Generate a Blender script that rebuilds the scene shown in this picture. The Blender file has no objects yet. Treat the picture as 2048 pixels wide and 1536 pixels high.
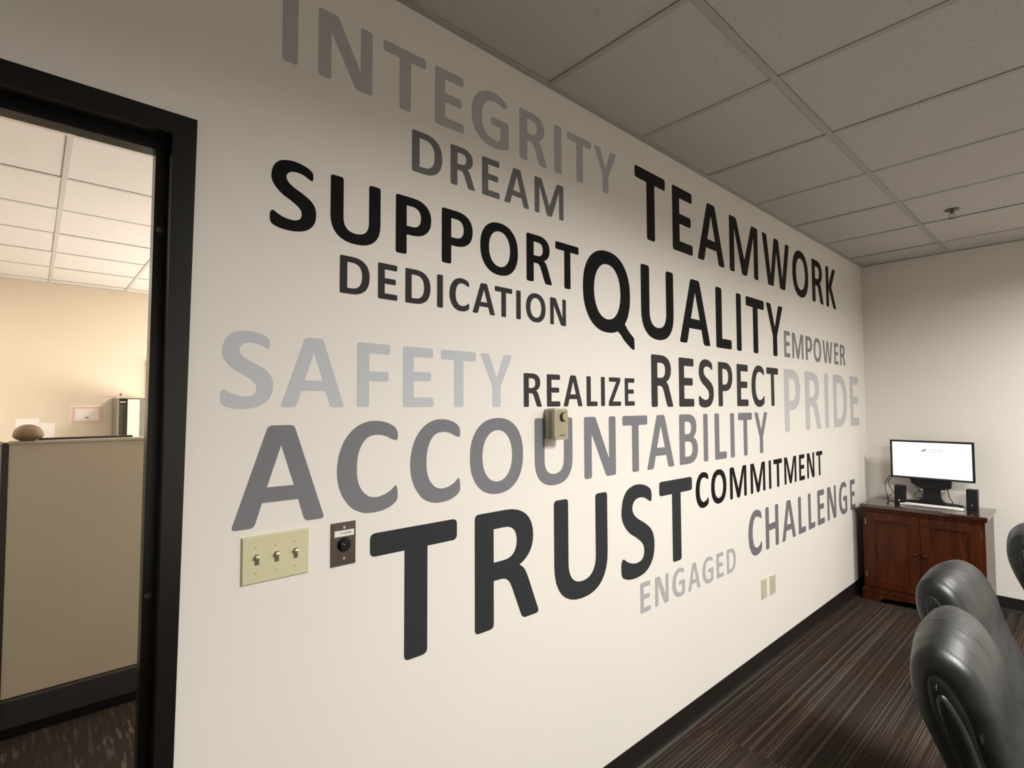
import bpy, bmesh, math, random
from mathutils import Vector, Matrix
random.seed(7)
S = bpy.context.scene
COL = S.collection
PI = math.pi

# ------------------------------------------------------------------ camera
cam_data = bpy.data.cameras.new('camera')
cam = bpy.data.objects.new('camera', cam_data)
COL.objects.link(cam)
cam_data.sensor_width = 36.0
cam_data.lens = 18.603
cam_data.clip_start = 0.02
R_ = Vector((0.7413, -0.6711, -0.0038)); U_ = Vector((-0.0244, -0.0325, 0.9992)); F_ = Vector((0.6707, 0.7406, 0.0404))
F_.normalize(); R_ = F_.cross(U_).normalized(); U_ = R_.cross(F_)
cam.matrix_world = Matrix(((R_.x, U_.x, -F_.x, 0.0), (R_.y, U_.y, -F_.y, -1.380), (R_.z, U_.z, -F_.z, 1.560), (0, 0, 0, 1)))
S.camera = cam

# ------------------------------------------------------------------ world, exposure
S.view_settings.view_transform = 'Standard'
S.view_settings.look = 'None'
S.view_settings.gamma = 1.0
S.view_settings.use_curve_mapping = False
S.view_settings.exposure = 0.0
wd = bpy.data.worlds.new('world'); S.world = wd; wd.use_nodes = True
wd.node_tree.nodes['Background'].inputs[0].default_value = (0.75, 0.85, 1.0, 1)
wd.node_tree.nodes['Background'].inputs[1].default_value = 0.3

def area(name, loc, rot, sx, sy, power, color, spread=PI):
    l = bpy.data.lights.new(name, 'AREA'); l.shape = 'RECTANGLE'; l.size = sx; l.size_y = sy
    l.energy = power; l.color = color; l.spread = spread
    o = bpy.data.objects.new(name, l); COL.objects.link(o); o.location = loc; o.rotation_euler = rot
    return o
CH = 2.786                                    # ceiling height
# louvred troffers of the meeting room
LX = (1.74, 4.18)
for lx, pw in zip(LX, (152, 88)):
    area('troffer_light', (lx, -2.44, CH - 0.035), (0, 0, 0), 0.50, 1.08, pw, (1.0, 0.975, 0.935), math.radians(165))
# office beyond the doorway: ceiling troffers and an added fill light to the right
OFL = ((1.92, 2.0), (1.92, 3.85), (-1.7, 2.6), (-1.7, 4.5))
for lx, ly in OFL:
    area('office_troffer_light', (lx, ly, CH - 0.035), (0, 0, 0), 0.5, 0.5, 42, (1.0, 0.94, 0.85))
area('office_fill_light', (3.1, 3.6, 1.25), (0, math.radians(110), 0), 1.6, 3.0, 195, (1.0, 0.96, 0.90))  # added fill with no window behind it, tilted up to brighten the ceiling

# ------------------------------------------------------------------ materials
def mat(name, col, rough=0.6, metal=0.0, spec=0.5, noise=0.0, nscale=20.0, bump=0.0, bscale=200.0, bdist=0.002, emit=None, es=1.0, coat=0.0):
    m = bpy.data.materials.new(name); m.use_nodes = True
    nt = m.node_tree; N = nt.nodes; L = nt.links; b = N['Principled BSDF']
    b.inputs['Base Color'].default_value = (*col, 1); b.inputs['Roughness'].default_value = rough
    b.inputs['Metallic'].default_value = metal; b.inputs['Specular IOR Level'].default_value = spec
    b.inputs['Coat Weight'].default_value = coat; b.inputs['Coat Roughness'].default_value = 0.08
    g = N.new('ShaderNodeNewGeometry')
    if noise > 0:
        t = N.new('ShaderNodeTexNoise'); t.inputs['Scale'].default_value = nscale; t.inputs['Detail'].default_value = 4
        L.new(g.outputs['Position'], t.inputs['Vector'])
        r = N.new('ShaderNodeMapRange'); r.inputs['To Min'].default_value = 1 - noise; r.inputs['To Max'].default_value = 1 + noise
        L.new(t.outputs['Fac'], r.inputs['Value'])
        x = N.new('ShaderNodeMix'); x.data_type = 'RGBA'; x.blend_type = 'MULTIPLY'; x.inputs[0].default_value = 1
        x.inputs[6].default_value = (*col, 1); L.new(r.outputs[0], x.inputs[7]); L.new(x.outputs[2], b.inputs['Base Color'])
    if bump > 0:
        t2 = N.new('ShaderNodeTexNoise'); t2.inputs['Scale'].default_value = bscale; t2.inputs['Detail'].default_value = 3
        L.new(g.outputs['Position'], t2.inputs['Vector'])
        bp = N.new('ShaderNodeBump'); bp.inputs['Strength'].default_value = bump; bp.inputs['Distance'].default_value = bdist
        L.new(t2.outputs['Fac'], bp.inputs['Height']); L.new(bp.outputs[0], b.inputs['Normal'])
    if emit:
        b.inputs['Emission Color'].default_value = (*emit, 1); b.inputs['Emission Strength'].default_value = es
    return m
M = {}
M['wall'] = mat('wall_paint', (0.76, 0.725, 0.665), 0.62, spec=0.3, noise=0.012, nscale=3, bump=0.05, bscale=350)
M['office_wall'] = mat('office_wall_paint', (0.68, 0.585, 0.46), 0.7, spec=0.3, noise=0.015, nscale=2)
M['frame'] = mat('door_frame_enamel', (0.008, 0.0072, 0.006), 0.27, spec=0.35, noise=0.08, nscale=30, bump=0.02, bscale=60)
M['cove'] = mat('rubber_base', (0.012, 0.0095, 0.008), 0.45, spec=0.4, noise=0.1, nscale=15)
M['ivory'] = mat('ivory_plastic', (0.60, 0.56, 0.36), 0.35)
M['ivory_dark'] = mat('ivory_shadow_slot', (0.10, 0.09, 0.05), 0.6)
M['almond'] = mat('almond_plastic', (0.52, 0.49, 0.38), 0.4)
M['brown_steel'] = mat('brown_anodised_plate', (0.15, 0.125, 0.108), 0.34, metal=0.9, noise=0.1, nscale=60)
M['screw'] = mat('bright_screw', (0.75, 0.72, 0.66), 0.3, metal=1.0)
M['black'] = mat('black_plastic', (0.006, 0.006, 0.007), 0.42, spec=0.3)
M['black_gloss'] = mat('black_gloss_plastic', (0.008, 0.008, 0.010), 0.14)
M['black_print'] = mat('black_print', (0.02, 0.018, 0.016), 0.6)
M['label_white'] = mat('label_tape', (0.78, 0.75, 0.70), 0.5)
M['grey_print'] = mat('grey_print', (0.25, 0.25, 0.25), 0.6)
M['thermo_face'] = mat('thermostat_face', (0.36, 0.32, 0.21), 0.35, metal=0.3)
M['brass'] = mat('brass_dial', (0.46, 0.41, 0.27), 0.30, metal=1.0)
M['white_plastic'] = mat('white_plastic', (0.80, 0.79, 0.77), 0.35)
M['rubber_grey'] = mat('grey_rubber', (0.10, 0.10, 0.095), 0.5)
M['chrome'] = mat('chrome', (0.55, 0.55, 0.55), 0.15, metal=1.0)
M['sprinkler'] = mat('sprinkler_metal', (0.16, 0.13, 0.10), 0.35, metal=0.8)
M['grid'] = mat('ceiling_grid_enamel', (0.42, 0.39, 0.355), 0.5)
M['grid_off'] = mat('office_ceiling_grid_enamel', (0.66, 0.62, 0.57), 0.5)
M['partition_metal'] = mat('partition_trim', (0.50, 0.44, 0.34), 0.45)
M['partition_base'] = mat('partition_base_rail', (0.030, 0.026, 0.025), 0.5)
M['cab_grey'] = mat('locker_grey', (0.20, 0.18, 0.14), 0.5)
M['cab_white'] = mat('locker_door_white', (0.72, 0.62, 0.53), 0.5)
M['paper'] = mat('paper', (0.80, 0.74, 0.68), 0.7)
M['pink'] = mat('pink_card', (0.72, 0.47, 0.38), 0.7)
M['stone'] = mat('tan_stone', (0.22, 0.145, 0.09), 0.75, noise=0.45, nscale=28, bump=0.4, bscale=80, bdist=0.004)
M['louvre'] = mat('louvre_metal', (0.6, 0.6, 0.58), 0.3, metal=0.6)
M['lens'] = mat('lamp_lens', (0.9, 0.9, 0.9), 0.4, emit=(1.0, 0.93, 0.84), es=3.0)
M['daylight'] = mat('daylit_window_pane', (0.8, 0.9, 1.0), 0.3, emit=(0.85, 0.95, 1.0), es=3.0)

def letter_mat(name, v, tint=(1, 1, 1)):
    return mat(name, tuple(v * t for t in tint), 0.7, spec=0.12)

def ceiling_tile_mat(name, col):
    m = mat(name, col, 0.9, spec=0.1)
    nt = m.node_tree; N = nt.nodes; L = nt.links; b = N['Principled BSDF']
    g = N.new('ShaderNodeNewGeometry')
    mp = N.new('ShaderNodeMapping'); mp.inputs['Scale'].default_value = (1, 1.0, 1); L.new(g.outputs['Position'], mp.inputs[0])
    v = N.new('ShaderNodeTexVoronoi'); v.inputs['Scale'].default_value = 95; v.inputs['Randomness'].default_value = 1; L.new(mp.outputs[0], v.inputs['Vector'])
    n = N.new('ShaderNodeTexNoise'); n.inputs['Scale'].default_value = 45; n.inputs['Detail'].default_value = 3; L.new(g.outputs['Position'], n.inputs['Vector'])
    # pits: small voronoi cores kept only where the noise is high
    r1 = N.new('ShaderNodeMapRange'); r1.inputs['From Min'].default_value = 0.12; r1.inputs['From Max'].default_value = 0.26; r1.inputs['To Min'].default_value = 1; r1.inputs['To Max'].default_value = 0
    L.new(v.outputs['Distance'], r1.inputs['Value'])
    r2 = N.new('ShaderNodeMapRange'); r2.inputs['From Min'].default_value = 0.50; r2.inputs['From Max'].default_value = 0.62; L.new(n.outputs['Fac'], r2.inputs['Value'])
    mu = N.new('ShaderNodeMath'); mu.operation = 'MULTIPLY'; L.new(r1.outputs[0], mu.inputs[0]); L.new(r2.outputs[0], mu.inputs[1])
    x = N.new('ShaderNodeMix'); x.data_type = 'RGBA'; x.inputs[6].default_value = (*col, 1); x.inputs[7].default_value = (*[c * 0.42 for c in col], 1)
    L.new(mu.outputs[0], x.inputs[0]); L.new(x.outputs[2], b.inputs['Base Color'])
    n2 = N.new('ShaderNodeTexNoise'); n2.inputs['Scale'].default_value = 220; L.new(g.outputs['Position'], n2.inputs['Vector'])
    sb = N.new('ShaderNodeMath'); sb.operation = 'SUBTRACT'; L.new(n2.outputs['Fac'], sb.inputs[0]); L.new(mu.outputs[0], sb.inputs[1])
    bp = N.new('ShaderNodeBump'); bp.inputs['Strength'].default_value = 0.35; bp.inputs['Distance'].default_value = 0.003
    L.new(sb.outputs[0], bp.inputs['Height']); L.new(bp.outputs[0], b.inputs['Normal'])
    return m
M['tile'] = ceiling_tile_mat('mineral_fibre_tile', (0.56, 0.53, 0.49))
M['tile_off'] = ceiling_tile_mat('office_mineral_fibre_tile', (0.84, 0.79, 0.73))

def carpet_mat():
    m = mat('striped_carpet', (0.03, 0.024, 0.02), 0.95, spec=0.05)
    nt = m.node_tree; N = nt.nodes; L = nt.links; b = N['Principled BSDF']
    g = N.new('ShaderNodeNewGeometry'); sx = N.new('ShaderNodeSeparateXYZ'); L.new(g.outputs['Position'], sx.inputs[0])
    def mth(op, a, c=None, clamp=False):
        n = N.new('ShaderNodeMath'); n.operation = op; n.use_clamp = clamp
        for i, q in enumerate((a, c)):
            if q is None: continue
            if isinstance(q, (int, float)): n.inputs[i].default_value = q
            else: L.new(q, n.inputs[i])
        return n.outputs[0]
    X, Y = sx.outputs[0], sx.outputs[1]
    tx = mth('FLOOR', mth('DIVIDE', X, 0.61)); ty = mth('FLOOR', mth('DIVIDE', Y, 0.61))
    wn = N.new('ShaderNodeTexWhiteNoise'); wn.noise_dimensions = '2D'
    cb = N.new('ShaderNodeCombineXYZ'); L.new(tx, cb.inputs[0]); L.new(ty, cb.inputs[1]); L.new(cb.outputs[0], wn.inputs['Vector'])
    off = mth('MULTIPLY', wn.outputs['Value'], 0.35)
    def stripes(scale, xs, lo, hi):
        c = N.new('ShaderNodeCombineXYZ'); L.new(mth('ADD', mth('MULTIPLY', X, xs), off), c.inputs[0]); L.new(mth('ADD', mth('MULTIPLY', Y, scale), off), c.inputs[1])
        n = N.new('ShaderNodeTexNoise'); n.noise_dimensions = '2D'; n.inputs['Scale'].default_value = 1; n.inputs['Detail'].default_value = 1; L.new(c.outputs[0], n.inputs['Vector'])
        r = N.new('ShaderNodeMapRange'); r.inputs['From Min'].default_value = lo; r.inputs['From Max'].default_value = hi; L.new(n.outputs['Fac'], r.inputs['Value'])
        return r.outputs[0]
    a = stripes(150, 0.35, 0.46, 0.66); c2 = stripes(26, 0.3, 0.30, 0.62)
    # yarn grain along and across the stripe
    gr = N.new('ShaderNodeTexNoise'); gr.inputs['Scale'].default_value = 420; gr.inputs['Detail'].default_value = 2; L.new(g.outputs['Position'], gr.inputs['Vector'])
    f1 = mth('MULTIPLY', a, mth('ADD', mth('MULTIPLY', c2, 0.75), 0.25))
    f1 = mth('MULTIPLY', f1, mth('ADD', gr.outputs['Fac'], 0.4), True)
    x = N.new('ShaderNodeMix'); x.data_type = 'RGBA'; x.inputs[6].default_value = (0.027, 0.0195, 0.016, 1); x.inputs[7].default_value = (0.088, 0.070, 0.060, 1); L.new(f1, x.inputs[0])
    hue = N.new('ShaderNodeTexNoise'); hue.inputs['Scale'].default_value = 2.3; L.new(g.outputs['Position'], hue.inputs['Vector'])
    x2 = N.new('ShaderNodeMix'); x2.data_type = 'RGBA'; x2.blend_type = 'MULTIPLY'; x2.inputs[0].default_value = 1
    cr = N.new('ShaderNodeValToRGB'); cr.color_ramp.elements[0].position = 0.35; cr.color_ramp.elements[0].color = (0.9, 1.0, 1.0, 1); cr.color_ramp.elements[1].position = 0.65; cr.color_ramp.elements[1].color = (1.12, 0.98, 0.9, 1)
    L.new(hue.outputs['Fac'], cr.inputs[0]); L.new(x.outputs[2], x2.inputs[6]); L.new(cr.outputs[0], x2.inputs[7]); L.new(x2.outputs[2], b.inputs['Base Color'])
    bp = N.new('ShaderNodeBump'); bp.inputs['Strength'].default_value = 0.5; bp.inputs['Distance'].default_value = 0.004
    L.new(mth('ADD', gr.outputs['Fac'], mth('MULTIPLY', a, 0.5)), bp.inputs['Height']); L.new(bp.outputs[0], b.inputs['Normal'])
    return m
M['carpet'] = carpet_mat()

def office_carpet_mat():
    m = mat('patterned_office_carpet', (0.02, 0.017, 0.015), 0.95, spec=0.05)
    nt = m.node_tree; N = nt.nodes; L = nt.links; b = N['Principled BSDF']
    g = N.new('ShaderNodeNewGeometry')
    mp = N.new('ShaderNodeMapping'); mp.inputs['Scale'].default_value = (60, 7, 1); L.new(g.outputs['Position'], mp.inputs[0])
    n = N.new('ShaderNodeTexNoise'); n.inputs['Scale'].default_value = 1; n.inputs['Detail'].default_value = 2; L.new(mp.outputs[0], n.inputs['Vector'])
    r = N.new('ShaderNodeMapRange'); r.inputs['From Min'].default_value = 0.52; r.inputs['From Max'].default_value = 0.66; L.new(n.outputs['Fac'], r.inputs['Value'])
    mp2 = N.new('ShaderNodeMapping'); mp2.inputs['Scale'].default_value = (5, 5, 1); L.new(g.outputs['Position'], mp2.inputs[0])
    n2 = N.new('ShaderNodeTexVoronoi'); n2.distance = 'CHEBYCHEV'; n2.inputs['Scale'].default_value = 1; L.new(mp2.outputs[0], n2.inputs['Vector'])
    s = N.new('ShaderNodeSeparateColor'); L.new(n2.outputs['Color'], s.inputs[0])
    mu = N.new('ShaderNodeMath'); mu.operation = 'MULTIPLY'; L.new(r.outputs[0], mu.inputs[0]); L.new(s.outputs[0], mu.inputs[1])
    x = N.new('ShaderNodeMix'); x.data_type = 'RGBA'; x.inputs[6].default_value = (0.032, 0.025, 0.021, 1); x.inputs[7].default_value = (0.120, 0.10, 0.082, 1)
    L.new(mu.outputs[0], x.inputs[0]); L.new(x.outputs[2], b.inputs['Base Color'])
    return m
M['office_carpet'] = office_carpet_mat()

def wood_mat():
    m = mat('cherry_veneer', (0.07, 0.02, 0.008), 0.34, spec=0.22)
    nt = m.node_tree; N = nt.nodes; L = nt.links; b = N['Principled BSDF']
    g = N.new('ShaderNodeTexCoord'); mp = N.new('ShaderNodeMapping'); mp.inputs['Scale'].default_value = (9, 9, 1.1); L.new(g.outputs['Object'], mp.inputs[0])
    n = N.new('ShaderNodeTexNoise'); n.inputs['Scale'].default_value = 3; n.inputs['Detail'].default_value = 8; n.inputs['Roughness'].default_value = 0.62; n.inputs['Distortion'].default_value = 0.9; L.new(mp.outputs[0], n.inputs['Vector'])
    cr = N.new('ShaderNodeValToRGB'); cr.color_ramp.elements[0].position = 0.30; cr.color_ramp.elements[0].color = (0.028, 0.0065, 0.0022, 1); cr.color_ramp.elements[1].position = 0.72; cr.color_ramp.elements[1].color = (0.085, 0.019, 0.0045, 1)
    L.new(n.outputs['Fac'], cr.inputs[0]); L.new(cr.outputs[0], b.inputs['Base Color'])
    return m
M['wood'] = wood_mat()
M['wood_top'] = mat('polished_cherry_top', (0.035, 0.012, 0.006), 0.10, spec=0.8, coat=0.5, noise=0.3, nscale=12)
M['wood_side'] = mat('polished_cherry_side', (0.035, 0.011, 0.005), 0.25, spec=0.3, coat=0.0, noise=0.3, nscale=12)

def leather_mat():
    m = mat('black_leather', (0.009, 0.0102, 0.0102), 0.40, spec=0.38)
    nt = m.node_tree; N = nt.nodes; L = nt.links; b = N['Principled BSDF']
    tc = N.new('ShaderNodeTexCoord')
    v = N.new('ShaderNodeTexVoronoi'); v.inputs['Scale'].default_value = 260; L.new(tc.outputs['Object'], v.inputs['Vector'])
    mp = N.new('ShaderNodeMapping'); mp.inputs['Scale'].default_value = (15, 5, 5); L.new(tc.outputs['Object'], mp.inputs[0])
    n = N.new('ShaderNodeTexNoise'); n.inputs['Scale'].default_value = 1.0; n.inputs['Detail'].default_value = 3; n.inputs['Distortion'].default_value = 0.6; L.new(mp.outputs[0], n.inputs['Vector'])
    big = N.new('ShaderNodeTexNoise'); big.inputs['Scale'].default_value = 7; big.inputs['Detail'].default_value = 2; L.new(tc.outputs['Object'], big.inputs['Vector'])
    b1 = N.new('ShaderNodeBump'); b1.inputs['Strength'].default_value = 0.22; b1.inputs['Distance'].default_value = 0.0006; L.new(v.outputs['Distance'], b1.inputs['Height'])
    b2 = N.new('ShaderNodeBump'); b2.inputs['Strength'].default_value = 0.09; b2.inputs['Distance'].default_value = 0.012; L.new(n.outputs['Fac'], b2.inputs['Height']); L.new(b1.outputs[0], b2.inputs['Normal'])
    b3 = N.new('ShaderNodeBump'); b3.inputs['Strength'].default_value = 0.35; b3.inputs['Distance'].default_value = 0.03; L.new(big.outputs['Fac'], b3.inputs['Height']); L.new(b2.outputs[0], b3.inputs['Normal'])
    L.new(b3.outputs[0], b.inputs['Normal'])
    return m
M['leather'] = leather_mat()
def fabric_mat():
    m = mat('partition_fabric', (0.52, 0.47, 0.37), 0.9, spec=0.1, noise=0.06, nscale=3)
    return m
M['fabric'] = fabric_mat()

# ------------------------------------------------------------------ helpers
def tag(o, label=None, cat=None, group=None, kind=None):
    if label: o['label'] = label
    if cat: o['category'] = cat
    if group: o['group'] = group
    if kind: o['kind'] = kind
    return o
def empty(name, loc, rz=0.0):
    o = bpy.data.objects.new(name, None); o.empty_display_size = 0.05; COL.objects.link(o)
    o.location = loc; o.rotation_euler = (0, 0, rz); return o
def thing(name, label, cat, loc, rz=0.0, group=None):
    return tag(empty(name, loc, rz), label, cat, group)
def obj(name, bm, m, parent=None, smooth=False, label=None, loc=None):
    me = bpy.data.meshes.new(name); bm.normal_update(); bm.to_mesh(me); bm.free()
    for mm in (m if isinstance(m, (list, tuple)) else [m]): me.materials.append(mm)
    if smooth:
        for f in me.polygons: f.use_smooth = True
    o = bpy.data.objects.new(name, me); COL.objects.link(o)
    if parent: o.parent = parent
    if loc: o.location = loc
    if label: o['label'] = label
    return o
def box(bm, x0, x1, y0, y1, z0, z1, bev=0.0, seg=2, mi=0):
    r = bmesh.ops.create_cube(bm, size=1.0)
    vs = r['verts']
    for v in vs:
        v.co.x = x0 if v.co.x < 0 else x1; v.co.y = y0 if v.co.y < 0 else y1; v.co.z = z0 if v.co.z < 0 else z1
    fs = list({f for v in vs for f in v.link_faces})
    for f in fs: f.material_index = mi
    if bev > 0:
        es = list({e for v in vs for e in v.link_edges})
        bmesh.ops.bevel(bm, geom=es, offset=bev, segments=seg, affect='EDGES', profile=0.5)
    return bm
def nb(): return bmesh.new()
def cyl(bm, p, axis, r, h, seg=24, r2=None):
    axis = Vector(axis).normalized(); m = Matrix.Translation(Vector(p) + axis * h / 2) @ axis.to_track_quat('Z', 'Y').to_matrix().to_4x4()
    bmesh.ops.create_cone(bm, cap_ends=True, segments=seg, radius1=r, radius2=r if r2 is None else r2, depth=h, matrix=m); return bm
def tube(bm, pts, r, seg=8, closed=False):
    P = [Vector(p) for p in pts]; n = len(P); rings = []
    up = Vector((0, 0, 1))
    for i in range(n):
        a = P[i - 1] if (i > 0 or closed) else P[i]; c = P[(i + 1) % n] if (i < n - 1 or closed) else P[i]
        t = (c - a).normalized(); s = t.cross(up)
        if s.length < 0.05: s = t.cross(Vector((1, 0, 0)))
        s.normalize(); u = s.cross(t)
        rr = r[i] if isinstance(r, (list, tuple)) else r
        rings.append([bm.verts.new(P[i] + (s * math.cos(2 * PI * k / seg) + u * math.sin(2 * PI * k / seg)) * rr) for k in range(seg)])
    for i in range(n if closed else n - 1):
        A, B = rings[i], rings[(i + 1) % n]
        for k in range(seg): bm.faces.new((A[k], A[(k + 1) % seg], B[(k + 1) % seg], B[k]))
    if not closed: bm.faces.new(rings[0][::-1]); bm.faces.new(rings[-1])
    return bm
def spline(pts, n=12, closed=False):
    P = [Vector(p) for p in pts]; out = []; m = len(P)
    rng = range(m) if closed else range(m - 1)
    for i in rng:
        p0 = P[(i - 1) % m] if (closed or i > 0) else P[0]; p1 = P[i]; p2 = P[(i + 1) % m]; p3 = P[(i + 2) % m] if (closed or i < m - 2) else P[-1]
        for k in range(n):
            t = k / n
            out.append(0.5 * ((2 * p1) + (-p0 + p2) * t + (2 * p0 - 5 * p1 + 4 * p2 - p3) * t * t + (-p0 + 3 * p1 - 3 * p2 + p3) * t ** 3))
    if not closed: out.append(P[-1])
    return out
def lathe(bm, prof, c=(0, 0, 0), seg=32):
    rings = []
    for r, z in prof:
        rings.append([bm.verts.new((c[0] + max(r, 1e-4) * math.cos(2 * PI * k / seg), c[1] + max(r, 1e-4) * math.sin(2 * PI * k / seg), c[2] + z)) for k in range(seg)])
    for A, B in zip(rings, rings[1:]):
        for k in range(seg): bm.faces.new((A[k], A[(k + 1) % seg], B[(k + 1) % seg], B[k]))
    bm.faces.new(rings[0][::-1]); bm.faces.new(rings[-1]); return bm
def copy_tree(o, parent=None):
    c = o.copy(); COL.objects.link(c); c.parent = parent
    for ch in [q for q in bpy.data.objects if q.parent == o]: copy_tree(ch, c)
    return c
def fix_normals(bm): bmesh.ops.recalc_face_normals(bm, faces=bm.faces); return bm

# ------------------------------------------------------------------ setting: meeting room
XB, YR, XF = 5.48, -4.3, -2.1            # back wall, right wall, wall behind the camera
YO = 5.52                                 # far wall of the office
WT = 0.13                                 # wall thickness
def struct(name, bm, m, label=None):
    return tag(obj(name, bm, m), label, None, None, 'structure')
DX0, DX1, DZ = -0.73, 0.222, 2.19         # rough opening in the lettered wall
b = nb(); box(b, DX1, XB + 0.1, 0, WT, 0, CH + .12); box(b, XF - .1, DX0, 0, WT, 0, CH + .12); box(b, DX0, DX1, 0, WT, DZ, CH + .12)
struct('wall_left', b, M['wall'])
b = nb(); box(b, XB, XB + 0.12, YR - .1, 0, 0, CH + .12); struct('wall_back', b, M['wall'])
b = nb(); box(b, XF - .1, XB + .1, YR - 0.12, YR, 0, CH + .12); struct('wall_right', b, M['wall'])
b = nb(); box(b, XF - .12, XF, YR, 0, 0, CH + .12); struct('wall_front', b, M['wall'])
b = nb(); box(b, XF - .1, XB + .1, YR - .1, WT * .5, -0.06, 0); struct('floor', b, M['carpet'])
b = nb(); box(b, -3.0, 3.3, WT * .5, YO + .1, -0.06, 0); struct('floor_office', b, M['office_carpet'])
b = nb(); box(b, -3.0, 3.3, YO, YO + .12, 0, CH + .12); struct('wall_far', b, M['office_wall'])
b = nb(); box(b, 3.2, 3.32, WT, YO, 0, CH + .12); struct('wall_office_right', b, M['office_wall'])
b = nb(); box(b, -3.12, -3.0, WT, YO, 0, CH + .12); struct('wall_office_left', b, M['office_wall'])
# cove base: foot, face and rounded lip, swept along the walls
def cove(name, pts, flip):
    b = nb(); prof = [(0.0, 0.104), (0.003, 0.104), (0.0035, 0.02), (0.008, 0.006), (0.016, 0.0), (0.0, 0.0)]
    (x0, y0), (x1, y1) = pts; d = Vector((x1 - x0, y1 - y0, 0)).normalized(); nrm = Vector((d.y, -d.x, 0)) * flip
    A = [b.verts.new(Vector((x0, y0, 0)) + nrm * p + Vector((0, 0, q))) for p, q in prof]
    B = [b.verts.new(Vector((x1, y1, 0)) + nrm * p + Vector((0, 0, q))) for p, q in prof]
    for i in range(len(prof)): b.faces.new((A[i], A[(i + 1) % 6], B[(i + 1) % 6], B[i]))
    b.faces.new(A); b.faces.new(B); fix_normals(b)
    return struct(name, b, M['cove'])
cove('baseboard_left', ((0.245, 0), (XB - .003, 0)), 1)
cove('baseboard_back', ((XB, -.003), (XB, YR)), 1)
cove('baseboard_right', ((XF, YR), (XB, YR)), -1)
cove('baseboard_far', ((-3, YO), (3.2, YO)), 1)

# suspended ceilings: slab, runners and lay-in tiles
def ceiling(name, x0, x1, y0, y1, xs, ys, tmat, gmat, skip=()):
    b = nb(); box(b, x0 - .1, x1 + .1, y0 - .06, y1 + .06, CH + .12, CH + .2)
    root = struct(name, b, M['wall'])
    xs = [x0] + [x for x in xs if x0 + .03 < x < x1 - .03] + [x1]; ys = [y0] + [y for y in ys if y0 + .03 < y < y1 - .03] + [y1]
    h = 0.012
    for x in xs[1:-1]:
        b = nb(); box(b, x - h, x + h, y0, y1, CH - .0015, CH + .0005); box(b, x - .0015, x + .0015, y0, y1, CH, CH + .035); obj('grid_runner', b, gmat, root)
    for y in ys[1:-1]:
        b = nb(); box(b, x0, x1, y - h, y + h, CH - .0022, CH - .0002); box(b, x0, x1, y - .0015, y + .0015, CH, CH + .035); obj('grid_runner', b, gmat, root)
    for (a, c, e, f) in ((x0, x1, y1 - .022, y1), (x0, x1, y0, y0 + .022), (x0, x0 + .022, y0, y1), (x1 - .022, x1, y0, y1)):
        b = nb(); box(b, a, c, e, f, CH - .003, CH + .0008); obj('wall_angle', b, gmat, root)
    cache = {}
    for i in range(len(xs) - 1):
        for j in range(len(ys) - 1):
            if (i, j) in skip: continue
            w, d = round(xs[i + 1] - xs[i], 4), round(ys[j + 1] - ys[j], 4)
            if (w, d) not in cache:
                b = nb(); box(b, -w / 2 + .004, w / 2 - .004, -d / 2 + .004, d / 2 - .004, 0, .016, .0015, 1)
                o = obj('ceiling_tile', b, tmat, root); cache[(w, d)] = o
            else:
                o = cache[(w, d)].copy(); COL.objects.link(o)
            o.location = ((xs[i] + xs[i + 1]) / 2, (ys[j] + ys[j + 1]) / 2, CH + random.uniform(.001, .0035))
            o.rotation_euler = (random.uniform(-.0012, .0012), random.uniform(-.0012, .0012), 0)
    return root, xs, ys
GX = [5.705 - 0.6096 * k for k in range(1, 14)]; GX.sort()
GY = [-0.607 - 1.2192 * k for k in range(4)]; GY.sort()
def col_of(xs, x): return max(i for i in range(len(xs) - 1) if xs[i] <= x)
xs0 = [XF] + [x for x in GX if XF + .03 < x < XB - .03] + [XB]; ys0 = [YR] + [y for y in GY if YR + .03 < y < -.03] + [0.0]
skips = {(col_of(xs0, lx), col_of(ys0, -2.44)) for lx in LX}
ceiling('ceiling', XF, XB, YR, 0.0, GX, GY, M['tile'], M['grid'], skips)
OX = sorted([0.098 + 0.6096 * k for k in range(-5, 6)]); OY = sorted([1.69 + 0.6096 * k for k in range(-3, 7)])
oxs = [-3.0] + [x for x in OX if -2.97 < x < 3.17] + [3.2]; oys = [WT] + [y for y in OY if WT + .03 < y < YO - .03] + [YO]
oskip = {(col_of(oxs, lx), col_of(oys, ly)) for lx, ly in OFL}
ceiling('ceiling_office', -3.0, 3.2, WT, YO, OX, OY, M['tile_off'], M['grid_off'], oskip)
# recessed fittings in the empty grid bays
def fitting(name, label, x, y, sx, sy, group, lit):
    t = thing(name, label, 'ceiling light', (x, y, CH - .004), 0, group)
    b = nb(); hx, hy = sx / 2, sy / 2
    for a in ((-hx, hx, -hy, -hy + .03), (-hx, hx, hy - .03, hy), (-hx, -hx + .03, -hy, hy), (hx - .03, hx, -hy, hy)): box(b, a[0], a[1], a[2], a[3], 0, .06)
    obj('frame', b, M['louvre'], t)
    b = nb(); box(b, -hx, hx, -hy, hy, .06, .066); obj('housing', b, M['lens'] if lit else M['louvre'], t)
    for k in range(1, 4):
        yy = -hy + k * sy / 4
        b = nb(); box(b, -hx + .03, hx - .03, yy - .002, yy + .002, .012, .055); obj('blade', b, M['louvre'], t)
for i, lx in enumerate(LX):
    c = col_of(xs0, lx); r = col_of(ys0, -2.44)
    fitting('ceiling_light', ('recessed louvred ceiling light nearer the doorway', 'recessed louvred ceiling light nearer the cabinet')[i], (xs0[c] + xs0[c + 1]) / 2, (ys0[r] + ys0[r + 1]) / 2, .58, 1.19, 'meeting room ceiling lights', True)
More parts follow.
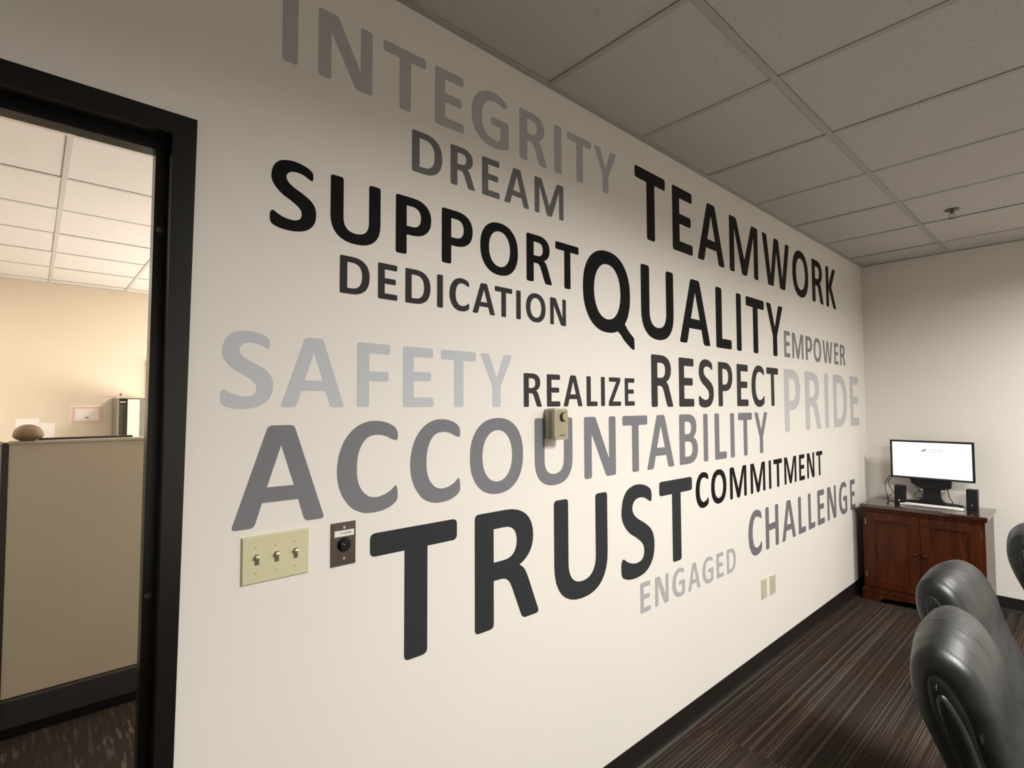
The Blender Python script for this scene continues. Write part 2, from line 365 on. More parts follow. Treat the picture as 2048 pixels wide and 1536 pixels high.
for i, (lx, ly) in enumerate(((1.92, 2.0), (1.92, 3.85), (-1.7, 2.6), (-1.7, 4.5))):
    c = col_of(oxs, lx); r = col_of(oys, ly)
    fitting('office_ceiling_light', 'recessed square office ceiling light ' + ('just beyond the wall behind the word DREAM', 'above the locker side of the office', 'left of the doorway view, nearer the doorway', 'left of the doorway view, by the far wall')[i], (oxs[c] + oxs[c + 1]) / 2, (oys[r] + oys[r + 1]) / 2, .58, .58, 'office ceiling lights', True)

# door frame: double-rabbeted hollow metal, face, rabbet, stop
def quadstrip(b, rows):
    # rows of points; faces between successive rows
    V = [[b.verts.new(p) for p in r] for r in rows]
    for A, B in zip(V, V[1:]):
        for k in range(len(A) - 1): b.faces.new((A[k], A[k + 1], B[k + 1], B[k]))
    return V
LEAN = 0.0144
prof = [(0.0477, 0.001), (0.0477, -.012), (0, -.012), (0, .045), (-.023, .045), (-.023, .085), (0, .085), (0, .142), (.0477, .142), (.0477, .13)]   # (offset outwards from the rabbet, y)
b = nb()
XR, ZH, XL = 0.218, 2.171, -0.73
rows = []
for (o, y) in prof:
    r = [(XR + o - (LEAN if o > .02 else .006) * 2.2, y, 0), (XR + o, y, ZH + o), (XL - o, y, ZH + o), (XL - o, y, 0)]
    rows.append(r)
quadstrip(b, rows); fix_normals(b)
df = struct('door_1', b, M['frame'], None)
for z in (2.0 - .037, 1.142):
    b = nb(); lathe(b, [(0.0075, 0), (0.0075, .0015), (.005, .003), (.001, .0032)], seg=16)
    o = obj('silencer', b, M['rubber_grey'], df, True); o.rotation_euler = (PI / 2, 0, 0); o.location = (XR - .0115 - .006 * (ZH - z), .0445, z)
for z in (.93, .80):
    pass

# ------------------------------------------------------------------ painted words on the wall
WORDS = [
    ('INTEGRITY', [0.00939, 2.4487, 0.00974, 2.6363],
     [('I', 0.4553, 0.4949), ('N', 0.5492, 0.7076), ('T', 0.7435, 0.8901), ('E', 0.9243, 1.0381), ('G', 1.0713, 1.2379), ('R', 1.2904, 1.4325), ('I', 1.4753, 1.5162), ('T', 1.5511, 1.6984), ('Y', 1.7169, 1.8702)]),
    ('DREAM', [0.00444, 2.2742, 0.01437, 2.3954],
     [('D', 0.8408, 0.9523), ('R', 0.9848, 1.0842), ('E', 1.1155, 1.1943), ('A', 1.2152, 1.3383), ('M', 1.3665, 1.5252)]),
    ('SUPPORT', [0.00022, 2.0154, 0.00105, 2.1914],
     [('S', 0.4304, 0.5479), ('U', 0.587, 0.7364), ('P', 0.7865, 0.911), ('P', 0.9509, 1.0749), ('O', 1.1074, 1.2805), ('R', 1.3231, 1.4565), ('T', 1.4771, 1.6133)]),
    ('DEDICATION', [-0.00354, 1.8727, -0.00548, 1.9788],
     [('D', 0.6149, 0.7037), ('E', 0.7298, 0.7927), ('D', 0.8197, 0.9089), ('I', 0.9335, 0.9557), ('C', 0.9807, 1.0603), ('A', 1.074, 1.1722), ('T', 1.1714, 1.252), ('I', 1.2712, 1.2933), ('O', 1.3193, 1.4209), ('N', 1.446, 1.5348)]),
    ('TEAMWORK', [-0.00428, 2.3388, -0.00823, 2.6736],
     [('T', 2.0077, 2.2599), ('E', 2.3238, 2.5163), ('A', 2.5655, 2.8663), ('M', 2.9291, 3.3069), ('W', 3.3718, 3.8082), ('O', 3.8612, 4.1605), ('R', 4.2354, 4.4706), ('K', 4.5347, 4.7677)]),
    ('QUALITY', [-0.00135, 1.8755, -0.00191, 2.2115],
     [('Q', 1.6382, 1.9601), ('U', 2.0446, 2.3207), ('A', 2.3748, 2.6868), ('L', 2.751, 2.9334), ('I', 2.9969, 3.0584), ('T', 3.1238, 3.378), ('Y', 3.408, 3.6716)]),
    ('EMPOWER', [-7e-05, 1.8753, -0.00681, 2.0767],
     [('E', 3.6864, 3.7875), ('M', 3.8248, 4.0278), ('P', 4.074, 4.2019), ('O', 4.2304, 4.3872), ('W', 4.4202, 4.6409), ('E', 4.6856, 4.7824), ('R', 4.827, 4.9546)]),
    ('PRIDE', [0.00052, 1.3757, -0.00118, 1.7995],
     [('P', 3.6672, 3.9488), ('R', 4.0392, 4.3492), ('I', 4.4364, 4.522), ('D', 4.6347, 4.9632), ('E', 5.0522, 5.2869)]),
    ('SAFETY', [-0.0045, 1.5598, -0.00546, 1.7421],
     [('S', 0.3263, 0.444), ('A', 0.4629, 0.6312), ('F', 0.6679, 0.7702), ('E', 0.8132, 0.9206), ('T', 0.9487, 1.0877), ('Y', 1.1059, 1.2506)]),
    ('REALIZE', [0.00327, 1.5502, 0.00239, 1.6732],
     [('R', 1.3062, 1.3982), ('E', 1.4252, 1.4989), ('A', 1.5169, 1.63), ('L', 1.6554, 1.7242), ('I', 1.7476, 1.7735), ('Z', 1.7993, 1.8853), ('E', 1.9126, 1.9855)]),
    ('RESPECT', [8e-05, 1.5501, -0.00181, 1.7991],
     [('R', 2.1188, 2.3044), ('E', 2.3601, 2.5051), ('S', 2.5522, 2.7118), ('P', 2.7646, 2.9315), ('E', 2.9868, 3.1331), ('C', 3.177, 3.358), ('T', 3.394, 3.5738)]),
    ('ACCOUNTABILITY', [-0.00028, 1.265, -0.00012, 1.5125],
     [('A', 0.3529, 0.5791), ('C', 0.6123, 0.7969), ('C', 0.839, 1.0234), ('O', 1.0629, 1.3013), ('U', 1.3597, 1.5666), ('N', 1.6372, 1.8436), ('T', 1.8922, 2.0811), ('A', 2.0755, 2.3073), ('B', 2.3556, 2.5335), ('I', 2.5929, 2.6392), ('L', 2.7138, 2.8464), ('I', 2.8942, 2.9434), ('T', 2.9922, 3.1734), ('Y', 3.2049, 3.3939)]),
    ('TRUST', [-0.00411, 0.8185, -0.00104, 1.2018],
     [('T', 0.7104, 1.0107), ('R', 1.0827, 1.375), ('U', 1.459, 1.7806), ('S', 1.8725, 2.1257), ('T', 2.171, 2.4675)]),
    ('COMMITMENT', [0.00431, 1.0208, 0.00491, 1.1947],
     [('C', 2.5028, 2.6348), ('O', 2.6635, 2.8343), ('M', 2.8764, 3.0836), ('M', 3.1373, 3.3416), ('I', 3.3964, 3.43), ('T', 3.4687, 3.6025), ('M', 3.6386, 3.8433), ('E', 3.8938, 3.9953), ('N', 4.0413, 4.1829), ('T', 4.2241, 4.352)]),
    ('CHALLENGE', [0.00936, 0.644, 0.00364, 0.9173],
     [('C', 3.0934, 3.2754), ('H', 3.3314, 3.5254), ('A', 3.579, 3.8084), ('L', 3.8585, 3.9903), ('L', 4.043, 4.1697), ('E', 4.2249, 4.3688), ('N', 4.4322, 4.6295), ('G', 4.6996, 4.8961), ('E', 4.9815, 5.1082)]),
    ('ENGAGED', [-0.00075, 0.6399, -0.00391, 0.7787],
     [('E', 2.0086, 2.0881), ('N', 2.1253, 2.2376), ('G', 2.2714, 2.3851), ('A', 2.4149, 2.5343), ('G', 2.5571, 2.6704), ('E', 2.7068, 2.7836), ('D', 2.8222, 2.929)]),
]
# glyph outlines in units of the cap height; entries: (x, y, r) corner with radius r, (x, y) smooth point, ('C', ...) cubic
r5 = .045
def Pn(*a): return [(x, y, r5) for x, y in a]
def ell(cx, cy, rx, ry, n=48, p=2.25, rev=False):
    out = []
    for k in range(n):
        a = 2 * PI * k / n; c, s = math.cos(a), math.sin(a)
        out.append((cx + rx * math.copysign(abs(c) ** (2 / p), c), cy + ry * math.copysign(abs(s) ** (2 / p), s)))
    return out[::-1] if rev else out
S_ = .205
def sp(pts): return [(v.x, v.y) for v in spline([(x, y, 0) for x, y in pts], 5, True)]
G = {}
G['I'] = (.21, [Pn((0, 0), (.21, 0), (.21, 1), (0, 1))])
G['T'] = (.77, [Pn((.283, 0), (.487, 0)) + [(.487, .83, 0)] + Pn((.77, .83), (.77, 1), (0, 1), (0, .83)) + [(.283, .83, 0)]])
G['L'] = (.54, [Pn((0, 0), (.54, 0), (.54, .158)) + [(.208, .158, 0)] + Pn((.208, 1), (0, 1))])
G['E'] = (.60, [Pn((0, 0), (.60, 0), (.60, .163)) + [(.205, .163, 0), (.205, .435, 0)] + Pn((.55, .435), (.55, .592)) + [(.205, .592, 0), (.205, .836, 0)] + Pn((.592, .836), (.592, 1), (0, 1))])
G['F'] = (.57, [Pn((0, 0), (.205, 0)) + [(.205, .405, 0)] + Pn((.545, .405), (.545, .56)) + [(.205, .56, 0), (.205, .84, 0)] + Pn((.57, .84), (.57, 1), (0, 1))])
G['H'] = (.78, [Pn((0, 0), (.2, 0)) + [(.2, .425, 0), (.58, .425, 0)] + Pn((.58, 0), (.78, 0), (.78, 1), (.58, 1)) + [(.58, .585, 0), (.2, .585, 0)] + Pn((.2, 1), (0, 1))])
G['A'] = (.93, [Pn((0, 0), (.212, 0)) + [(.285, .235, 0), (.645, .235, 0)] + Pn((.718, 0), (.93, 0), (.595, 1), (.335, 1)), [(.33, .385, 0), (.465, .80, 0), (.60, .385, 0)]])
G['N'] = (.84, [Pn((0, 0), (.19, 0)) + [(.19, .725, 0)] + Pn((.575, 0)) + Pn((.84, 0), (.84, 1), (.65, 1)) + [(.65, .29, 0)] + Pn((.29, 1), (0, 1))])
G['M'] = (1.17, [Pn((0, 0), (.185, 0)) + [(.185, .80, 0)] + Pn((.49, 0), (.68, 0)) + [(.985, .80, 0)] + Pn((.985, 0), (1.17, 0), (1.17, 1), (.90, 1)) + [(.585, .29, 0)] + Pn((.27, 1), (0, 1))])
G['W'] = (1.34, [Pn((0, 1), (.25, 0), (.51, 0)) + [(.67, .72, 0)] + Pn((.83, 0), (1.09, 0), (1.34, 1), (1.14, 1)) + [(.955, .22, 0)] + Pn((.78, 1), (.56, 1)) + [(.385, .22, 0)] + Pn((.205, 1))])
G['Y'] = (.80, [Pn((.30, 0), (.50, 0)) + [(.50, .39, 0)] + Pn((.80, 1), (.585, 1)) + [(.402, .56, 0)] + Pn((.215, 1), (0, 1)) + [(.30, .39, 0)]])
G['K'] = (.72, [Pn((0, 0), (.195, 0)) + [(.195, .46, 0)] + Pn((.50, 0), (.72, 0)) + [(.385, .525, 0)] + Pn((.70, 1), (.49, 1)) + [(.195, .57, 0)] + Pn((.195, 1), (0, 1))])
G['Z'] = (.71, [Pn((0, 0), (.71, 0), (.71, .155)) + [(.235, .155, 0)] + Pn((.68, .88), (.68, 1), (.02, 1), (.02, .845)) + [(.435, .845, 0)] + Pn((0, .13))])
G['U'] = (.83, [[(0, 1, r5), (0, .38), ('C', 0, .12, .14, -.02, .415, -.02), ('C', .69, -.02, .83, .12, .83, .38), (.83, 1, r5), (.63, 1, r5), (.63, .37), ('C', .63, .23, .555, .15, .415, .15), ('C', .275, .15, .205, .23, .205, .37), (.205, 1, r5)]])
G['D'] = (.85, [[(0, 0, r5), (.32, 0), ('C', .66, 0, .85, .17, .85, .52), ('C', .85, .84, .66, 1, .34, 1), (0, 1, r5)], [(.207, .155, 0), (.207, .845, 0), (.33, .845), ('C', .53, .845, .63, .73, .63, .51), ('C', .63, .28, .53, .155, .33, .155)]])
G['P'] = (.70, [[(0, 0, r5), (.207, 0, r5), (.207, .345, 0), (.31, .345), ('C', .56, .345, .70, .47, .70, .685), ('C', .70, .88, .57, 1, .33, 1), (0, 1, r5)], [(.207, .495, 0), (.207, .848, 0), (.315, .848), ('C', .43, .848, .49, .79, .49, .675), ('C', .49, .56, .425, .495, .315, .495)]])
G['R'] = (.75, [[(0, 0, r5), (.207, 0, r5), (.207, .405, 0), (.285, .405), ('C', .36, .405, .39, .37, .42, .30), (.545, 0, r5), (.76, 0, r5), (.625, .335), ('C', .59, .42, .565, .46, .51, .485, ), ('C', .62, .53, .685, .61, .685, .73), ('C', .685, .90, .56, 1, .35, 1), (0, 1, r5)], [(.207, .562, 0), (.207, .85, 0), (.33, .85), ('C', .43, .85, .478, .80, .478, .71), ('C', .478, .615, .42, .562, .32, .562)]])
G['B'] = (.71, [[(0, 0, r5), (.33, 0), ('C', .57, 0, .71, .11, .71, .29), ('C', .71, .42, .64, .50, .53, .53), ('C', .61, .565, .66, .64, .66, .75), ('C', .66, .91, .54, 1, .33, 1), (0, 1, r5)], [(.205, .60, 0), (.205, .85, 0), (.32, .85), ('C', .41, .85, .455, .81, .455, .73), ('C', .455, .65, .405, .60, .315, .60)], [(.205, .15, 0), (.205, .452, 0), (.33, .452), ('C', .44, .452, .495, .40, .495, .305), ('C', .495, .205, .435, .15, .33, .15)]])
G['O'] = (.97, [ell(.485, .5, .485, .52), ell(.485, .5, .272, .352, 40, 2.15, True)])
G['Q'] = (.97, [ell(.485, .5, .485, .52), ell(.485, .5, .272, .352, 40, 2.15, True)], [(.60, .06), (.78, .22), (.845, .125), (.91, .055), (.985, -.002), (1.055, -.045, .03), (1.062, -.205, .035), (1.0, -.195), (.91, -.145), (.82, -.085), (.75, -.02), (.70, .01)])
G['S'] = (.65, [sp([(.585, .80), (.54, .815), (.47, .85), (.40, .866), (.33, .865), (.26, .84), (.218, .775), (.24, .70), (.32, .635), (.44, .575), (.56, .50), (.63, .41), (.65, .30), (.63, .17), (.56, .07), (.45, .005), (.31, -.02), (.18, -.018), (.08, .005), (.015, .045), (0, .12), (.008, .20), (.045, .228), (.11, .19), (.20, .155), (.31, .143), (.40, .168), (.437, .23), (.43, .305), (.38, .365), (.28, .43), (.17, .49), (.08, .57), (.025, .66), (.015, .755), (.045, .88), (.12, .97), (.23, 1.012), (.34, 1.02), (.46, 1.0), (.56, .958), (.598, .91), (.602, .84)])])
G['C'] = (.75, [sp([(.735, .79), (.68, .80), (.58, .845), (.47, .86), (.37, .838), (.295, .765), (.248, .65), (.232, .51), (.242, .37), (.285, .26), (.37, .175), (.475, .15), (.575, .168), (.66, .208), (.72, .258), (.742, .23), (.75, .15), (.742, .09), (.69, .04), (.59, -.003), (.46, -.02), (.32, -.008), (.18, .06), (.08, .18), (.02, .32), (0, .49), (.025, .67), (.095, .83), (.21, .95), (.35, 1.012), (.49, 1.02), (.61, .995), (.70, .95), (.742, .895), (.75, .83)])])
G['G'] = (.87, [sp([(.80, .80), (.74, .805), (.63, .85), (.51, .862), (.40, .838), (.31, .765), (.25, .65), (.232, .50), (.25, .34), (.31, .225), (.41, .16), (.53, .142), (.61, .15)])[:-4] + [(.665, .165, 0), (.665, .405, 0), (.45, .405, .03), (.45, .55, .03), (.87, .55, r5), (.87, .06, .03), (.80, .025), (.68, -.008), (.53, -.022)] + sp([(.53, -.022), (.37, -.005), (.21, .065), (.09, .18), (.02, .33), (0, .49), (.025, .67), (.10, .83), (.23, .95), (.38, 1.012), (.53, 1.02), (.67, .995), (.78, .945), (.82, .89), (.82, .83)])[5:-5]])

def flatten(path):
    out = []
    for e in path:
        if e[0] == 'C':
            x0, y0 = out[-1][:2]; _, a, b_, c, d, x, y = e
            for k in range(1, 9):
                t = k / 8; u = 1 - t
                out.append((u ** 3 * x0 + 3 * u * u * t * a + 3 * u * t * t * c + t ** 3 * x, u ** 3 * y0 + 3 * u * u * t * b_ + 3 * u * t * t * d + t ** 3 * y))
        else: out.append(tuple(e))
    res = []; n = len(out)
    for i, e in enumerate(out):
        if len(e) == 3 and e[2] > 0:
            p = Vector(e[:2]); a = Vector(out[i - 1][:2]); c = Vector(out[(i + 1) % n][:2])
            ra = min(e[2], (a - p).length * .48); rc = min(e[2], (c - p).length * .48)
            A = p + (a - p).normalized() * ra; Cc = p + (c - p).normalized() * rc
            for k in range(6):
                t = k / 5; q = A * (1 - t) ** 2 + p * 2 * t * (1 - t) + Cc * t * t; res.append((q.x, q.y))
        else: res.append((e[0], e[1]))
    return res
def glyph_mesh(ch, xl, xr, zb, sb, zt, st):
    spec = G[ch]; w = spec[0]
    def tr(p):
        X = xl + (xr - xl) * p[0] / w
        B = zb + sb * X; T = zt + st * X
        return (X, B + (T - B) * p[1])
    groups = [spec[1]] + ([[spec[2]]] if len(spec) > 2 else [])
    me_out = bmesh.new()
    for gi, loops in enumerate(groups):
        cu = bpy.data.curves.new('glyph', 'CURVE'); cu.dimensions = '2D'; cu.fill_mode = 'BOTH'
        for lp in loops:
            pts = [tr(p) for p in flatten(lp)]
            s = cu.splines.new('POLY'); s.points.add(len(pts) - 1)
            for q, (x, z) in zip(s.points, pts): q.co = (x, z, 0, 1)
            s.use_cyclic_u = True
        cu.extrude = 0.0003 - gi * 0.00004
        o = bpy.data.objects.new('glyph', cu); me = bpy.data.meshes.new_from_object(o)
        me_out.from_mesh(me); bpy.data.meshes.remove(me); bpy.data.objects.remove(o); bpy.data.curves.remove(cu)
    for v in me_out.verts: v.co = Vector((v.co.x, -0.0003 - v.co.z, v.co.y))
    bmesh.ops.recalc_face_normals(me_out, faces=me_out.faces)
    return me_out
STY = {   # reflectance, colour words, where
 'INTEGRITY': (.42, (1.0, .99, 1.0), 'mid grey word INTEGRITY, highest on the lettered wall, just below the ceiling'),
 'DREAM': (.15, (1.0, .98, .98), 'small charcoal grey word DREAM under the right half of INTEGRITY'),
 'SUPPORT': (.004, (1, .97, .97), 'large black word SUPPORT between DREAM and DEDICATION'),
 'DEDICATION': (.034, (1.02, .98, 1.02), 'small dark grey word DEDICATION under SUPPORT'),
 'TEAMWORK': (.013, (1.1, .97, .9), 'tall black word TEAMWORK rising beside INTEGRITY, above QUALITY'),
 'QUALITY': (.005, (1, .98, .98), 'tall black word QUALITY under TEAMWORK'),
 'EMPOWER': (.21, (1, .97, .96), 'small grey word EMPOWER at the far end of the wall, right of QUALITY'),
 'PRIDE': (.50, (1, .98, .99), 'tall pale grey word PRIDE beside the far corner, under EMPOWER'),
 'SAFETY': (.52, (.97, 1.0, 1.06), 'large light blue-grey word SAFETY above ACCOUNTABILITY'),
 'REALIZE': (.038, (1.03, .98, .99), 'small dark grey word REALIZE directly above the thermostat'),
 'RESPECT': (.036, (1.03, .99, .97), 'dark grey word RESPECT under QUALITY, left of PRIDE'),
 'ACCOUNTABILITY': (.190, (.99, .98, 1.07), 'long mid grey word ACCOUNTABILITY across the wall behind the thermostat'),
 'TRUST': (.033, (.95, .99, 1.07), 'largest word TRUST in near-black slate, right of the brown control plate'),
 'COMMITMENT': (.006, (1, .98, .97), 'small black word COMMITMENT right of the top of TRUST'),
 'CHALLENGE': (.155, (1.02, .97, 1.05), 'grey word CHALLENGE ending by the cabinet, under COMMITMENT'),
 'ENGAGED': (.40, (1.0, .97, .98), 'small pale grey word ENGAGED, lowest on the wall, under the end of TRUST'),
}
for name, (sb, zb, st, zt), letters in WORDS:
    v, tint, lab = STY[name]
    m = letter_mat('lettering_paint_' + name.lower(), v, tint)
    t = thing('wall_lettering', lab, 'lettering', (letters[0][1], 0, zb + sb * letters[0][1]), 0, 'words lettered on the white wall')
    ox, oz = t.location.x, t.location.z
    for ch, xl, xr in letters:
        bmg = glyph_mesh(ch, xl, xr, zb, sb, zt, st)
        for q in bmg.verts: q.co.x -= ox; q.co.z -= oz
        obj('letter', bmg, m, t, False, 'letter ' + ch)
# ------------------------------------------------------------------ wall plates, thermostat
def flat_text(name, s, size, m, parent, loc, rot=(PI / 2, 0, 0), fitw=None):
    cu = bpy.data.curves.new('txt', 'FONT'); cu.body = s; cu.size = size; cu.align_x = 'CENTER'; cu.align_y = 'CENTER'; cu.extrude = 0.00015
    o = bpy.data.objects.new('txt', cu); me = bpy.data.meshes.new_from_object(o); bpy.data.objects.remove(o)
    b = nb(); b.from_mesh(me)
    if fitw:
        w = max(v.co.x for v in b.verts) - min(v.co.x for v in b.verts)
        for v in b.verts: v.co.x *= fitw / w
    o = obj(name, b, m, parent); o.location = loc; o.rotation_euler = rot; return o
def plate(bm, w, h, t=.006, bev=.0035):
    # chamfered cover plate, front towards -y
    r = bmesh.ops.create_cube(bm, size=1)
    for v in r['verts']:
        v.co.x *= w; v.co.z *= h; v.co.y = 0 if v.co.y > 0 else -t
        if v.co.y < -t / 2: v.co.x -= math.copysign(bev, v.co.x); v.co.z -= math.copysign(bev, v.co.z)
    return bm
def screw(parent, x, z, y, m, r=.0033):
    b = nb(); cyl(b, (0, 0, 0), (0, -1, 0), r, .0012, 14); box(b, -r * .8, r * .8, -.0014, -.0011, -.0004, .0004)
    o = obj('screw', b, m, parent); o.location = (x, y, z); o.rotation_euler = (0, random.uniform(0, 3), 0)
t = thing('switch_plate', 'ivory three-gang light switch plate under the first letter of ACCOUNTABILITY', 'light switch', (.457, 0, 1.189))
b = nb(); plate(b, .163, .115); obj('cover_plate', b, M['ivory'], t)
for k in (-1, 0, 1):
    x = k * .0462
    b = nb(); box(b, x - .0052, x + .0052, -.0064, -.0058, -.0125, .0125); obj('slot', b, M['ivory_dark'], t)
    b = nb(); box(b, -.0045, .0045, -.014, 0, -.0045, .0045, .0012, 2)
    for v in b.verts:
        if v.co.y < -.008: v.co.z *= .75
    o = obj('toggle', b, M['ivory'], t); o.location = (x, -.004, .003); o.rotation_euler = (math.radians(-28), 0, 0)
    for dz in (.0302, -.0302): screw(t, x, dz, -.006, M['ivory'])
t = thing('volume_control', 'brown metal wall plate with black volume knob beside the ivory switches', 'volume control', (.6315, 0, 1.188))
b = nb(); plate(b, .072, .116); obj('cover_plate', b, M['brown_steel'], t)
for dz in (.045, -.0375): screw(t, .0, dz, -.006, M['screw'], .0036)
b = nb(); box(b, -.027, .028, -.0068, -.006, .0215, .0375); obj('label_strip', b, M['label_white'], t, label='white label strip')
flat_text('label_print', 'TV VOLUME', .008, M['black_print'], t, (.0035, -.00695, .0295), fitw=.032)
b = nb(); cyl(b, (0, -.006, -.0005), (0, -1, 0), .0195, .0012, 32); obj('dial_scale', b, M['black'], t)
for k in range(11):
    a = math.radians(-135 + 27 * k); b = nb(); box(b, -.0004, .0004, -.0069, -.006, .0205, .0225)
    for v in b.verts:
        x, z = v.co.x, v.co.z; v.co.x = x * math.cos(a) + z * math.sin(a); v.co.z = -x * math.sin(a) + z * math.cos(a) - .0005
    obj('tick', b, M['grey_print'], t)
b = nb()
n = 30; pr = []
for k in range(n * 2):
    a = 2 * PI * k / (n * 2); pr.append((.0155 if k % 2 else .0147, a))
rings = [[b.verts.new((r_ * f * math.cos(a), yy, r_ * f * math.sin(a))) for r_, a in pr] for yy, f in ((-.0072, 1.05), (-.017, 1.0), (-.019, .9), (-.019, .3))]
for A, B in zip(rings, rings[1:]):
    for k in range(len(A)): b.faces.new((A[k], A[(k + 1) % len(A)], B[(k + 1) % len(A)], B[k]))
b.faces.new(rings[0]); b.faces.new(rings[-1]); fix_normals(b); kn = obj('knob', b, M['black_gloss'], t); kn.location = (0, 0, -.0005)
b = nb(); box(b, -.0006, .0006, -.0194, -.0188, .003, .014); o = obj('pointer', b, M['grey_print'], kn); o.rotation_euler = (0, math.radians(-60), 0)

def rrect(b, x0, x1, z0, z1, y0, y1, rad, bev=.001, n=6):
    def ring(y, ins):
        o = []
        for (cx, cz, a0) in ((x1 - rad, z1 - rad, 0), (x0 + rad, z1 - rad, 90), (x0 + rad, z0 + rad, 180), (x1 - rad, z0 + rad, 270)):
            for k in range(n + 1):
                a = math.radians(a0 + 90 * k / n); o.append(b.verts.new((cx + (rad - ins) * math.cos(a), y, cz + (rad - ins) * math.sin(a))))
        return o
    R = [ring(y1, 0), ring(y0 + bev, 0), ring(y0 + bev * .3, bev * .3), ring(y0, bev)]
    for A, B in zip(R, R[1:]):
        for k in range(len(A)): b.faces.new((A[k], A[(k + 1) % len(A)], B[(k + 1) % len(A)], B[k]))
    b.faces.new(R[0]); b.faces.new(R[-1]); return fix_normals(b)
t = thing('thermostat', 'boxy almond wall thermostat with brass dial over the U of ACCOUNTABILITY', 'thermostat', (1.444, 0, 1.491))
b = nb(); box(b, -.033, .031, -.020, 0, -.055, .055, .003, 2); obj('back_box', b, M['almond'], t)
b = nb(); rrect(b, -.0365, .0345, -.058, .058, -.058, -.018, .011, .003); cov = obj('cover', b, M['almond'], t, False)
b = nb(); rrect(b, -.0320, .0300, -.0530, .0530, -.0592, -.0575, .008, .0006); obj('face_plate', b, M['thermo_face'], t)
b = nb()
for k in range(22):
    z = -.050 + k * .0047
    for y in (-.026, -.0335, -.041):
        box(b, -.0368, -.0364, y - .0028, y + .0028, z - .0014, z + .0014)
o = obj('vent_slots', b, M['ivory_dark'], t); o['kind'] = 'stuff'
b = nb(); cyl(b, (.006, -.0592, .0265), (0, -1, 0), .0165, .006, 36); d = obj('dial', b, M['black'], t)
b = nb(); cyl(b, (.006, -.0652, .0265), (0, -1, 0), .0150, .006, 36, .0140); obj('dial_cap', b, M['brass'], d, label='brass dial cap')
b = nb(); box(b, -.014, .014, -.0597, -.0592, -.0425, -.040); obj('nameplate', b, M['black_print'], t)
b = nb()
for k in range(3): box(b, .004 + k * .004, .0065 + k * .004, -.0597, -.0592, -.033 + (k % 2) * .001, -.0315 + (k % 2) * .001)
for k in range(9):
    a = math.radians(-140 + 35 * k); x, z = .006 + .0215 * math.sin(a), .0265 + .0215 * math.cos(a); box(b, x - .0005, x + .0005, -.0597, -.0592, z - .0005, z + .0005)
obj('scale_marks', b, M['grey_print'], t)

t = thing('data_plate', 'blank almond wall plate low on the wall, left of the power outlet', 'wall plate', (3.283, 0, .455))
b = nb(); plate(b, .071, .118); obj('cover_plate', b, M['almond'], t)
for dz in (.03, -.03): screw(t, 0, dz, -.006, M['almond'])
t = thing('power_outlet', 'almond double power outlet low on the wall, right of the blank plate', 'outlet', (3.409, 0, .452))
b = nb(); plate(b, .078, .116); obj('cover_plate', b, M['almond'], t); screw(t, 0, 0, -.006, M['almond'])
for dz in (.0195, -.0195):
    b = nb(); cyl(b, (0, -.006, dz), (0, -1, 0), .0165, .0015, 28)
    rc = obj('receptacle', b, M['almond'], t)
    for dx, hh in ((-.0062, .0042), (.0062, .0034)):
        b = nb(); box(b, dx - .0012, dx + .0012, -.0078, -.0074, dz + .002 - hh, dz + .002 + hh); obj('slot', b, M['ivory_dark'], rc)

# ceiling sprinkler
t = thing('sprinkler_head', 'small dark pendent fire sprinkler on the ceiling over the cabinet', 'sprinkler', (4.285, -.804, CH))
b = nb(); lathe(b, [(.034, 0), (.036, -.003), (.028, -.007), (.013, -.010), (.012, -.012)], seg=32); fix_normals(b); obj('escutcheon', b, M['sprinkler'], t, True)
b = nb(); lathe(b, [(.010, -.008), (.010, -.022), (.006, -.024)], seg=20); fix_normals(b); obj('body', b, M['sprinkler'], t, True)
for s in (-1, 1):
    b = nb(); tube(b, spline([(0, s * .008, -.02), (0, s * .014, -.032), (0, s * .011, -.044), (0, s * .003, -.052)], 5), .0018, 8); obj('frame_arm', b, M['sprinkler'], t, True)
b = nb(); cyl(b, (0, 0, -.046), (0, 0, 1), .0018, .024, 10); obj('bulb', b, M['chrome'], t)
b = nb(); lathe(b, [(.004, -.050), (.0155, -.0545), (.0160, -.056), (.002, -.0565)], seg=24); fix_normals(b); obj('deflector', b, M['sprinkler'], t)

# ------------------------------------------------------------------ cabinet and the things on it
CX0, CX1, CY0, CY1, CT = 5.005, 5.462, -.822, -.078, .757
t = thing('cabinet', 'two-door cherry wood cabinet with polished top standing in the far corner', 'cabinet', (CX0, (CY0 + CY1) / 2, 0))
cy = (CY0 + CY1) / 2; hw = (CY1 - CY0) / 2; dp = CX1 - CX0
b = nb(); box(b, .0, .02, hw - .03, hw, .085, .725); box(b, .0, .02, -hw, -hw + .03, .085, .725); box(b, .0, .02, -hw + .03, hw - .03, .700, .725); box(b, 0, .02, -hw + .03, hw - .03, .085, .108)
obj('face_frame', b, M['wood'], t)
for s, nm in ((1, 'side_panel'), (-1, 'side_panel')):
    b = nb(); y0, y1 = (hw - .018, hw) if s > 0 else (-hw, -hw + .018); box(b, .02, dp, y0, y1, .0, .725); obj(nm, b, M['wood_side'], t)
b = nb(); box(b, dp - .01, dp, -hw + .018, hw - .018, .05, .725); obj('back_panel', b, M['wood'], t)
b = nb(); box(b, .02, dp - .01, -hw + .018, hw - .018, .085, .10); obj('bottom_panel', b, M['wood'], t)
b = nb(); box(b, -.018, dp + .005, -hw - .018, hw + .016, .730, CT, .006, 3); obj('top', b, M['wood_top'], t, label='polished top')
b = nb(); box(b, -.010, dp, -hw - .010, hw + .009, .718, .7305, .003, 2); obj('top_moulding', b, M['wood'], t)
